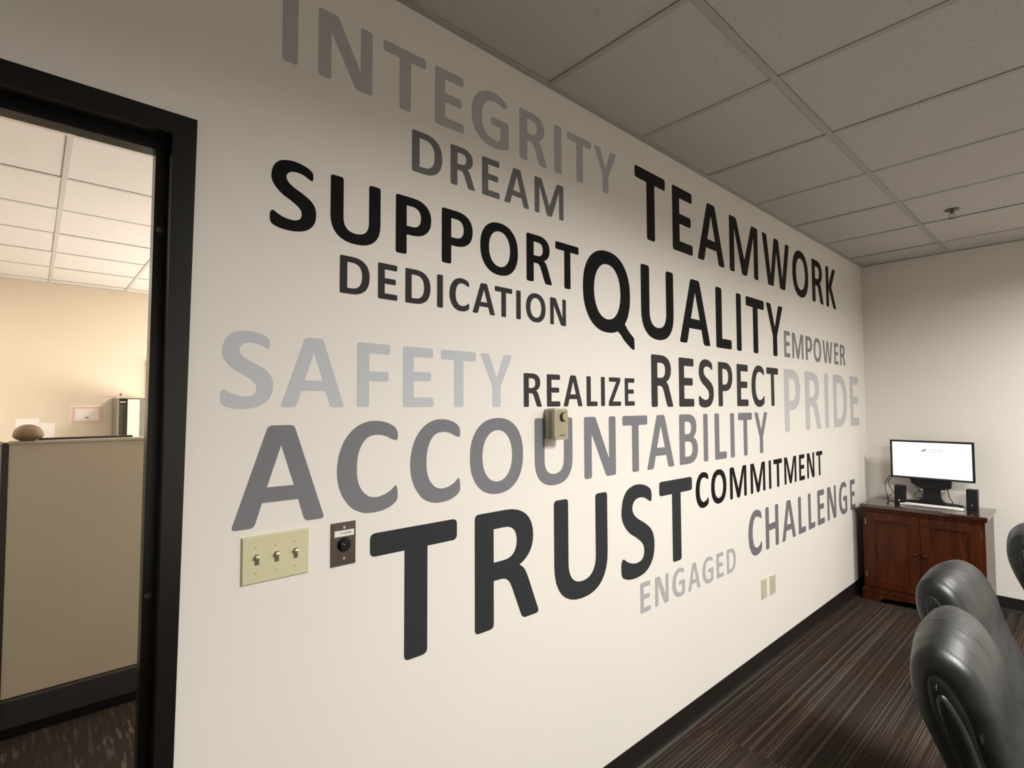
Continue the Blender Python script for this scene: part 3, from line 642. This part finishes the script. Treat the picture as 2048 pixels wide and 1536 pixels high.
# doors with raised frame and recessed panel
for s in (1, -1):
    y0, y1 = (.0015, hw - .022) if s > 0 else (-hw + .022, -.0015)
    z0, z1 = .112, .697; r = .062
    b = nb(); box(b, -.014, .006, y0, y1, z0, z0 + r, .002, 1); box(b, -.014, .006, y0, y1, z1 - r, z1, .002, 1); box(b, -.014, .006, y0, y0 + r, z0 + r, z1 - r, .002, 1); box(b, -.014, .006, y1 - r, y1, z0 + r, z1 - r, .002, 1)
    d = obj('door', b, M['wood'], t)
    b = nb(); box(b, -.004, .004, y0 + r - .002, y1 - r + .002, z0 + r - .002, z1 - r + .002); obj('door_panel', b, M['wood'], d)
    b = nb()
    for a in ((y0 + r, y1 - r, z0 + r, z0 + r + .008), (y0 + r, y1 - r, z1 - r - .008, z1 - r), (y0 + r, y0 + r + .008, z0 + r, z1 - r), (y1 - r - .008, y1 - r, z0 + r, z1 - r)): box(b, -.010, .0, a[0], a[1], a[2], a[3], .003, 2)
    obj('bead', b, M['wood'], d)
    ky = s * .030
    b = nb(); lathe(b, [(.006, 0), (.005, .010), (.012, .016), (.0145, .022), (.012, .028), (.004, .030)], seg=24); fix_normals(b)
    o = obj('knob', b, M['wood_side'], d, True); o.location = (-.014, ky, .418); o.rotation_euler = (0, -PI / 2, 0)
    for hz in (.20, .62):
        b = nb(); box(b, -.012, .004, s * (hw - .022) - .004, s * (hw - .022) + .004, hz - .025, hz + .025, .002, 1); obj('hinge', b, M['chrome'], d)
# plinth with bracket feet
b = nb()
pts = [(-hw - .012, 0), (-hw + .10, 0), (-hw + .125, .028), (-hw + .14, .034), (hw - .14, .034), (hw - .125, .028), (hw - .10, 0), (hw + .012, 0), (hw + .012, .075), (-hw - .012, .075)]
A = [b.verts.new((-.014, y, z)) for y, z in pts]; B = [b.verts.new((.010, y, z)) for y, z in pts]
b.faces.new(A); b.faces.new(B[::-1])
for i in range(len(pts)): b.faces.new((A[i], A[(i + 1) % len(pts)], B[(i + 1) % len(pts)], B[i]))
bmesh.ops.triangulate(b, faces=[f for f in b.faces if len(f.verts) > 4]); fix_normals(b); obj('plinth', b, M['wood'], t)
b = nb(); box(b, -.018, .012, -hw - .014, hw + .014, .073, .084, .003, 2); obj('plinth_moulding', b, M['wood'], t)
b = nb(); box(b, -.012, .0, -hw - .006, hw + .006, .086, .097, .003, 2); obj('plinth_moulding', b, M['wood'], t)

# monitor on a broad stand; screen towards -x
sc = 5.30 / 5.2
def PY(y): return -1.38 + (y + 1.38) * sc
def PZ(z): return 1.56 + (z - 1.56) * sc
MY0, MY1, MZ0, MZ1 = PY(-.757), PY(-.234), PZ(.968), PZ(1.2705)
mc = (MY0 + MY1) / 2
t = thing('monitor', 'wide black-framed computer monitor showing a bright white page on the cabinet', 'monitor', (5.30, mc, CT))
w2 = (MY1 - MY0) / 2; z0, z1 = MZ0 - CT, MZ1 - CT
b = nb(); bz = .0155
for a in ((-w2, w2, z0, z0 + .015), (-w2, w2, z1 - bz, z1), (-w2, -w2 + bz, z0 + .015, z1 - bz), (w2 - bz, w2, z0 + .015, z1 - bz)): box(b, 0, .016, a[0], a[1], a[2], a[3], .0015, 1)
obj('bezel', b, M['black_gloss'], t)
def screen_mat():
    m = mat('lit_screen', (0.02, 0.02, 0.02), 0.25)
    nt = m.node_tree; N = nt.nodes; L = nt.links; b = N['Principled BSDF']
    b.inputs['Emission Color'].default_value = (0.97, 0.99, 1.0, 1); b.inputs['Emission Strength'].default_value = 1.15
    return m
M['screen'] = screen_mat()
b = nb(); box(b, .003, .010, -w2 + bz, w2 - bz, z0 + .015, z1 - bz); scr = obj('screen', b, M['screen'], t, label='bright white screen')
b = nb(); box(b, .012, .045, -w2 + .006, w2 - .006, z0 + .006, z1 - .006, .012, 3); obj('rear_shell', b, M['black'], t)
# page heading on the screen: red mark and thin grey strokes
M['screen_red'] = mat('screen_red', (.02, .0, .0), .5, emit=(.40, .22, .22), es=1)
M['screen_grey'] = mat('screen_grey', (.02, .02, .02), .5, emit=(.50, .47, .49), es=1)
ly = PY(-.43) - mc; lz = PZ(1.193) - CT
b = nb()
v = [b.verts.new((.0025, ly, lz - .008)), b.verts.new((.0025, ly - .030, lz - .008)), b.verts.new((.0025, ly - .042, lz + .014)), b.verts.new((.0025, ly - .034, lz + .014))]
b.faces.new(v); bmesh.ops.solidify(b, geom=b.faces[:], thickness=.0004); obj('page_mark', b, M['screen_red'], scr, label='small red mark')
for (ya, za, yb, zb) in ((-.050, .010, -.145, .010), (-.055, -.010, -.140, -.012), (-.062, .004, -.085, .002), (-.098, .010, -.098, -.006), (-.108, .008, -.118, -.006), (-.133, .006, -.133, -.008), (-.143, .008, -.140, -.008)):
    b = nb(); tube(b, [(.0026, ly + ya, lz + za), (.0026, ly + yb, lz + zb)], .0017, 6); obj('page_stroke', b, M['screen_grey'], scr)
bl, br, bt, bb_ = PY(-.355) - mc, PY(-.616) - mc, PZ(.966) - CT, PZ(.902) - CT
b = nb()   # black bracket block under the screen
prf = [(bl, bt + .02), (bl - .01, bb_ + .03), (PY(-.435) - mc, bb_ - .012), (PY(-.549) - mc, bb_ - .012), (br + .005, bb_ + .008), (br, bt + .02)]
A = [b.verts.new((.012, y, z)) for y, z in prf]; B = [b.verts.new((.055, y, z)) for y, z in prf]
b.faces.new(A); b.faces.new(B[::-1])
for i in range(6): b.faces.new((A[i], A[(i + 1) % 6], B[(i + 1) % 6], B[i]))
fix_normals(b); bmesh.ops.bevel(b, geom=b.edges[:], offset=.003, segments=1, affect='EDGES'); obj('bracket', b, M['black'], t)
for yy in (-.445, -.522):
    b = nb(); box(b, .008, .012, PY(yy) - mc - .002, PY(yy) - mc + .002, bb_ + .006, bb_ + .030, .001, 1); obj('bracket_rib', b, M['black_gloss'], t)
for yy in (-.431, -.556):
    b = nb(); box(b, .020, .040, PY(yy) - mc - .009, PY(yy) - mc + .009, bb_ - .022, bb_ - .012, .002, 1); obj('clip', b, M['white_plastic'], t, label='small white clip')
nl, nr = PY(-.438) - mc, PY(-.547) - mc
b = nb(); seq = [(bb_ - .010, 1.0, 0), (.085, .98, 0), (.055, 1.05, .004), (.03, 1.35, .008), (.012, 2.1, .02)]
rows = []
for z, k, dx in seq:
    c_ = (nl + nr) / 2; h_ = abs(nl - nr) / 2 * k
    rows.append([b.verts.new((x, y, z)) for x, y in ((.018 - dx, c_ - h_), (.018 - dx, c_ + h_), (.05, c_ + h_), (.05, c_ - h_))])
for A, B in zip(rows, rows[1:]):
    for i in range(4): b.faces.new((A[i], A[(i + 1) % 4], B[(i + 1) % 4], B[i]))
b.faces.new(rows[0]); b.faces.new(rows[-1][::-1]); fix_normals(b); bmesh.ops.bevel(b, geom=b.edges[:], offset=.003, segments=2, affect='EDGES'); obj('neck', b, M['black'], t)
b = nb(); n = 28; ring = []
for k in range(n):
    a = 2 * PI * k / n; ring.append((.050 + .070 * math.copysign(abs(math.cos(a)) ** .8, math.cos(a)), (nl + nr) / 2 + .190 * math.sin(a)))
A = [b.verts.new((x, y, .0)) for x, y in ring]; B = [b.verts.new((x, y, .010)) for x, y in ring]; Cc = [b.verts.new((.05 + (x - .05) * .8, (nl + nr) / 2 + (y - (nl + nr) / 2) * .86, .018)) for x, y in ring]
for P, Q in ((A, B), (B, Cc)):
    for k in range(n): b.faces.new((P[k], P[(k + 1) % n], Q[(k + 1) % n], Q[k]))
b.faces.new(A[::-1]); b.faces.new(Cc); fix_normals(b); obj('stand_base', b, M['black'], t, True)

# keyboard
t = thing('keyboard', 'slim white keyboard lying in front of the monitor stand', 'keyboard', (5.19, -.49, CT))
b = nb(); box(b, -.035, .03, -.195, .195, .0, .013, .005, 3)
for v in b.verts: v.co.x += -.02 + .5 * v.co.y ** 2; v.co.z += max(0, v.co.x + .05) * .06
obj('case', b, M['white_plastic'], t)
proto = None
for r in range(4):
    for c in range(15):
        y = -.168 + c * .024
        if proto is None:
            b = nb(); box(b, -.0058, .0058, -.0105, .0105, 0, .003, .001, 1); proto = obj('key', b, M['white_plastic'], t); k = proto
        else: k = proto.copy(); COL.objects.link(k)
        k.location = (-.047 + r * .0145 + .5 * y * y, y, .0125 + r * .0009)

# speakers
def speaker(loc, label, rz):
    t = thing('speaker', label, 'speaker', loc, rz, 'desktop speakers beside the monitor')
    b = nb(); box(b, -.034, .034, -.034, .034, 0, .150, .004, 2)
    for v in b.verts: v.co.x += .10 * v.co.z
    obj('case', b, M['black'], t)
    b = nb(); box(b, -.0355, -.033, -.030, .030, .052, .146, .001, 1)
    for v in b.verts: v.co.x += .10 * v.co.z
    obj('grille', b, M['black'], t)
    b = nb(); cyl(b, (-.031, 0, .034), (-1, 0, 0), .0065, .008, 20); obj('volume_knob', b, M['chrome'], t, label='small bright knob')
    return t
speaker((5.20, -.292, CT), 'black desktop speaker at the left of the monitor, among the cables', 0)
speaker((5.31, -.722, CT), 'black desktop speaker standing alone at the right of the monitor', 0)
# cables
def cable(label, pts, r=.0028, m='black'):
    b = nb(); tube(b, spline(pts, 8), r, 7); o = obj('cable', b, M[m], None, True); tag(o, label, 'cable', 'cables behind the monitor'); return o
zc = CT + .0035
cable('outermost black cable looping left from the monitor corner down to the cabinet top', [(5.35, -.245, .985), (5.36, -.20, .965), (5.36, -.165, .915), (5.35, -.158, .86), (5.33, -.175, .80), (5.30, -.19, zc), (5.27, -.25, zc)])
cable('black cable looping left just inside the outermost one', [(5.35, -.26, .985), (5.35, -.215, .955), (5.34, -.185, .915), (5.33, -.20, .86), (5.31, -.235, .82), (5.30, -.275, .80)])
cable('thin cable hanging in a loop in front of the left speaker side', [(5.29, -.225, .83), (5.28, -.205, .80), (5.25, -.20, .775), (5.22, -.21, zc), (5.19, -.215, zc), (5.16, -.205, zc)], .002)
cable('thin cable crossing behind the left speaker', [(5.42, -.315, .945), (5.42, -.345, .90), (5.43, -.375, .85), (5.44, -.40, .80), (5.44, -.41, zc)], .0025)
cable('cable draped between the left speaker and the stand neck', [(5.44, -.33, .80), (5.44, -.36, .83), (5.44, -.40, .865), (5.44, -.44, .87), (5.44, -.46, .86)], .0025)
cable('cable lying low between the left speaker and the stand', [(5.43, -.33, .79), (5.44, -.37, .785), (5.44, -.42, .775), (5.44, -.45, .765), (5.44, -.47, zc)], .0025)
cable('single black cable hanging at the right of the stand neck', [(5.36, -.565, .91), (5.365, -.572, .86), (5.37, -.578, .82), (5.37, -.594, .79), (5.37, -.597, zc)], .003)

# ------------------------------------------------------------------ office beyond the doorway
t = thing('cubicle_partition', 'tan fabric cubicle partition standing across the doorway view', 'partition', (.75, 2.13, 0))
def partition(t, x0, x1):
    b = nb(); box(b, x0, x1, -.022, .022, .187, 1.382, .004, 1); obj('fabric_panel', b, M['fabric'], t)
    b = nb(); box(b, x0, x1, -.028, .028, 1.380, 1.397, .004, 2); obj('top_cap', b, M['partition_metal'], t)
    b = nb(); box(b, x0, x1, -.032, .032, .045, .185, .010, 2); obj('base_rail', b, M['partition_base'], t)
    b = nb(); box(b, x0, x1, -.018, .018, .0, .045); obj('gap_shade', b, M['black'], t)  # black strip standing in for the shaded gap under the rail
partition(t, -.832, 1.2)
t2 = thing('cubicle_partition', 'second tan partition panel cut off by the left edge of the doorway', 'partition', (-.70, 2.13, 0))
partition(t2, -1.2, .600)
b = nb(); box(b, -.012, .012, -.026, .026, .0, 1.39); tag(obj('partition_post', b, M['partition_base'], None, False, None, (-.0905, 2.13, 0)), 'dark vertical post joining the two cubicle partitions', 'post')
b = nb(); bmesh.ops.create_icosphere(b, subdivisions=4, radius=1)
for v in b.verts:
    v.co = Vector((math.copysign(abs(v.co.x) ** .85, v.co.x) * .061, v.co.y * .055, v.co.z * .050 if v.co.z > 0 else v.co.z * .027)) * (1 + .05 * math.sin(3 * v.co.x + 2))
tag(obj('stone', b, M['stone'], None, True, None, (-.011, 2.13, 1.4235)), 'rounded mottled tan lump resting on top of the cubicle partition', 'stone')
b = nb(); box(b, -.19, .19, -.012, .012, -.005, .005, .001, 1); tag(obj('ruler', b, M['partition_base'], None, False, None, (.215, 2.135, 1.4025)), 'long thin dark strip lying along the partition top', 'strip')
# certificate, papers and locker at the far wall
t = thing('notice', 'white card with a pink border pinned to the far office wall', 'notice', (.413, YO, 1.488))
b = nb(); box(b, -.132, .130, -.002, 0, -.090, .085, .0008, 1); obj('backing', b, M['paper'], t)
b = nb()
for a in ((-.125, .125, .055, .075), (-.125, .125, -.085, -.065), (-.125, -.095, -.065, .055), (.095, .125, -.065, .055)): box(b, a[0], a[1], -.0032, -.002, a[2], a[3])
obj('border', b, M['pink'], t, label='pink border')
b = nb(); box(b, -.014, .014, -.0034, -.002, -.045, -.028, .001, 1); obj('emblem', b, M['grey_print'], t, label='small dark emblem')
b = nb()
for k in range(3): box(b, -.05, .05, -.0026, -.002, .012 - k * .02, .015 - k * .02)
obj('print_lines', b, M['paper'], t)
for lab, x, z, w, h, a in (('white sheet pinned to the far wall right of the tan lump', .112, 1.32, .11, .17, 2), ('white sheet half hidden behind the tan lump', -.03, 1.36, .17, .18, -2)):
    b = nb(); box(b, -w / 2, w / 2, -.001, 0, -h / 2, h / 2); o = obj('sheet', b, M['paper'], None, False, None, (x, YO - .0005, z)); o.rotation_euler = (0, math.radians(a), 0); tag(o, lab, 'paper', 'sheets on the far wall')
t = thing('locker', 'grey metal locker with an open door against the far office wall', 'locker', (.76, YO - .42, 0))
sx = 5.10 / 5.52
b = nb(); zt = 1.655
box(b, -.145, -.128, -.02, .40, 0, zt); box(b, .085, .100, -.02, .40, 0, zt); box(b, -.145, .1, .385, .40, 0, zt); box(b, -.128, .085, -.0, .385, .05, .06); box(b, -.128, .085, 0, .385, 1.2, 1.21)
obj('shell', b, M['cab_grey'], t)
b = nb(); box(b, -.15, .105, -.025, .405, zt - .012, zt, .002, 1); obj('top', b, M['partition_metal'], t)
b = nb(); box(b, -.062, .036, -.045, -.025, .05, zt - .02, .002, 1); d = obj('door', b, M['cab_white'], t, label='pale door')
b = nb(); box(b, .038, .10, -.04, -.02, .02, zt - .015, .002, 1); obj('side_stile', b, M['cab_grey'], t)
b = nb(); box(b, -.128, -.03, .05, .056, .06, zt - .014); obj('inner_panel', b, M['cab_grey'], t)
b = nb(); box(b, -.12, -.07, .01, .02, 1.60, 1.615); obj('inner_rail', b, M['cab_white'], t)
b = nb(); tube(b, spline([(-.235, 0, 0), (-.17, 0, .002), (-.145, 0, .004), (-.13, 0, .02), (-.11, 0, .004), (0, 0, .0)], 5), .004, 8); o = obj('coat_hanger', b, M['partition_metal'], None, True, None, (.745, YO - .40, zt + .004)); tag(o, 'thin wire hanger lying over the top edge of the locker', 'hanger')
b = nb(); bmesh.ops.create_uvsphere(b, u_segments=20, v_segments=12, radius=.013); tag(obj('knob', b, M['cab_grey'], None, True, None, (.650, YO - .385, zt + .030)), 'small round grey ball on the locker top', 'ball')
# daylit window at the right of the far wall
wf = tag(empty('window_1', (1.35, YO, 0)), None, None, None, 'structure')
b = nb(); x0, x1, z0, z1 = -.435, .55, 1.02, 2.06; f = .035
for a in ((x0, x1, z0, z0 + f), (x0, x1, z1 - f, z1), (x0, x0 + .006, z0, z1), (x1 - f, x1, z0, z1), ((x0 + x1) / 2 - .02, (x0 + x1) / 2 + .02, z0, z1)): box(b, a[0], a[1], -.03, 0, a[2], a[3], .002, 1)
obj('window_frame', b, M['cab_white'], wf)
b = nb(); box(b, x0 + .006, x1 - f, -.012, -.004, z0 + f, z1 - f); obj('pane', b, M['daylight'], wf)

# ------------------------------------------------------------------ leather chairs
def superring(cx, cy, cz, wx, ty, ax, n=40, p=3.2):
    # ring in the plane spanned by x and direction ax (a unit vector in y-z)
    out = []
    for k in range(n):
        a = 2 * PI * k / n; c, s = math.cos(a), math.sin(a)
        u = math.copysign(abs(c) ** (2 / p), c) * wx; v = math.copysign(abs(s) ** (2 / p), s) * ty
        out.append(Vector((cx + u, cy + ax[0] * v, cz + ax[1] * v)))
    return out
def loft(rings):
    b = nb(); V = [[b.verts.new(q) for q in r] for r in rings]
    for A, B in zip(V, V[1:]):
        for k in range(len(A)): b.faces.new((A[k], A[(k + 1) % len(A)], B[(k + 1) % len(A)], B[k]))
    b.faces.new(V[0][::-1]); b.faces.new(V[-1]); return fix_normals(b)
RECL = math.radians(18.5)
def spine(t, off=0.0):
    # t metres up the back axis, off metres square to it (positive to the rear); the chair faces -y
    return .19 + t * math.sin(RECL) + off * math.cos(RECL), .47 + t * math.cos(RECL) - off * math.sin(RECL)
def slab(outline, w, r, drop, sub=7, nseg=7, puff=.012, crease=0.0):
    """a side outline (off, t) carried across the width, its two ends rounded with radius r"""
    P = [(v.x, v.y) for v in spline([(u, t, 0) for u, t in outline], sub, True)]; n = len(P)
    A = sum(P[i][0] * P[(i + 1) % n][1] - P[(i + 1) % n][0] * P[i][1] for i in range(n)) / 2
    N_ = []
    for i in range(n):
        dx = P[(i + 1) % n][0] - P[i - 1][0]; dy = P[(i + 1) % n][1] - P[i - 1][1]; l = math.hypot(dx, dy) or 1
        N_.append((dy / l, -dx / l) if A > 0 else (-dy / l, dx / l))
    xs = [-(w - r) - r * math.sin(PI / 2 * k / nseg) for k in range(nseg, 0, -1)] + [(-1 + 2 * k / 40) * (w - r) for k in range(41)] + [(w - r) + r * math.sin(PI / 2 * k / nseg) for k in range(1, nseg + 1)]
    rings = []
    for x in xs:
        over = max(0, abs(x) - (w - r)) / r; ins = r * (1 - math.sqrt(max(0, 1 - over * over))); kx = abs(x) / w
        ring = []
        for (u, t), (nu, nt) in zip(P, N_):
            g = puff * (1 - kx ** 2) - ins + crease * math.exp(-((x + .01) / .055) ** 2) * math.sin(x * 190 + 3 * math.sin(x * 41)) * math.exp(-((t - .59) / .07) ** 2)
            u2 = u + nu * g; t2 = t + nt * g
            t2 -= drop * kx ** 2.0 * max(0, min(1, (t2 - .3) / .3))
            y, z = spine(t2, u2); ring.append(Vector((x, y, z)))
        rings.append(ring)
    bm_ = nb(); V = [[bm_.verts.new(q) for q in rg] for rg in rings]
    for A_, B_ in zip(V, V[1:]):
        for k in range(n): bm_.faces.new((A_[k], A_[(k + 1) % n], B_[(k + 1) % n], B_[k]))
    caps = [bm_.faces.new(V[0][::-1]), bm_.faces.new(V[-1])]
    bmesh.ops.triangulate(bm_, faces=caps)
    return fix_normals(bm_)
HEAD = [(-.085, 0), (-.120, .12), (-.098, .30), (-.088, .42), (-.094, .52), (-.074, .60), (-.020, .640), (.036, .625), (.070, .57), (.076, .50), (.064, .38), (.057, .2), (.052, 0)]
ROLL = [(-.046, .01), (-.062, .14), (-.052, .30), (-.044, .42), (-.050, .51), (-.032, .582), (.002, .606), (.034, .584), (.049, .51), (.038, .36), (.030, .2), (.026, .01)]
SHELL = [(-.020, .01), (-.030, .16), (-.024, .36), (-.026, .48), (-.012, .546), (.006, .560), (.022, .540), (.029, .47), (.020, .34), (.014, .2), (.010, .01)]
def TH(o): return [(u * .78, t) for u, t in o]
def chair_parts(root, dz):
    for nm, bb in (('backrest', slab(TH(HEAD), .200, .036, .010, crease=.0016)), ('gusset_roll', slab(TH(ROLL), .205, .024, .010, puff=.0)), ('rear_shell', slab(TH(SHELL), .213, .014, .010, puff=.0))):
        for v in bb.verts: v.co.z += dz
        obj(nm, bb, M['leather'], root, True)
    # seat
    rings = []
    for i in range(15):
        q = i / 14; edge = (1 - (1 - min(1, min(q, 1 - q) / .16)) ** 2.2) ** .5 if min(q, 1 - q) < .16 else 1
        y = -.27 + .50 * q; r = []
        for k in range(40):
            a = 2 * PI * k / 40; c, s = math.cos(a), math.sin(a)
            r.append(Vector((math.copysign(abs(c) ** (2 / 3.2), c) * .26 * (.9 + .1 * edge), y, .455 + dz + math.copysign(abs(s) ** (2 / 3.2), s) * .06 * max(edge, .05) - .02 * q)))
        rings.append(r)
    obj('seat', loft(rings), M['leather'], root, True)
    b = nb(); box(b, -.12, .12, -.14, .16, .37 + dz, .40 + dz, .006, 2); obj('tilt_mechanism', b, M['black'], root)
    for s in (-1, 1):
        b = nb(); tube(b, spline([(s * .20, .10, .40 + dz), (s * .285, .08, .42 + dz), (s * .295, .06, .52 + dz), (s * .295, .05, .62 + dz), (s * .29, -.05, .645 + dz), (s * .29, -.20, .64 + dz), (s * .29, -.225, .60 + dz), (s * .285, -.20, .46 + dz), (s * .20, -.16, .40 + dz)], 5), .014, 10); ar = obj('armrest', b, M['black_gloss'], root, True)
        b = nb(); box(b, s * .29 - .032, s * .29 + .032, -.22, .07, .652 + dz, .688 + dz, .015, 3); obj('arm_pad', b, M['leather'], ar, True)
    b = nb(); cyl(b, (0, .01, .12), (0, 0, 1), .026, .16, 24); obj('gas_lift', b, M['black'], root)
    b = nb(); cyl(b, (0, .01, .26), (0, 0, 1), .014, .115 + dz, 20); obj('piston', b, M['chrome'], root)
    for k in range(5):
        a = 2 * PI * k / 5 + .3; d = Vector((math.cos(a), math.sin(a), 0))
        b = nb(); tube(b, [(0, .01, .14), tuple(Vector((0, .01, .115)) + d * .15), tuple(Vector((0, .01, .085)) + d * .30)], [.030, .024, .015], 10); lg = obj('leg', b, M['black'], root, True)
        p = Vector((0, .01, 0)) + d * .30; nn = Vector((-d.y, d.x, 0))
        b = nb()
        for s in (-1, 1): cyl(b, p + nn * (s * .016) + Vector((0, 0, .028)) - nn * .008, nn, .028, .016, 20)
        cyl(b, p + Vector((0, 0, .03)), (0, 0, 1), .008, .055, 12)
        obj('caster', b, M['black'], lg)
CHAIRS = (('nearest black padded leather armchair, cut by the bottom right corner', 1.70, -1.485, .065, -.06),
          ('middle black padded leather armchair in front of the cabinet', 2.38, -1.38, -.08, -.10),
          ('farthest black padded leather armchair, only its upper back showing at the right edge', 3.15, -1.537, .0, -.05))
for lab, x, y, rz, dz in CHAIRS:
    t = thing('leather_chair', lab, 'chair', (x, y, 0), rz, 'leather chairs in a row on the carpet')
    chair_parts(t, dz)
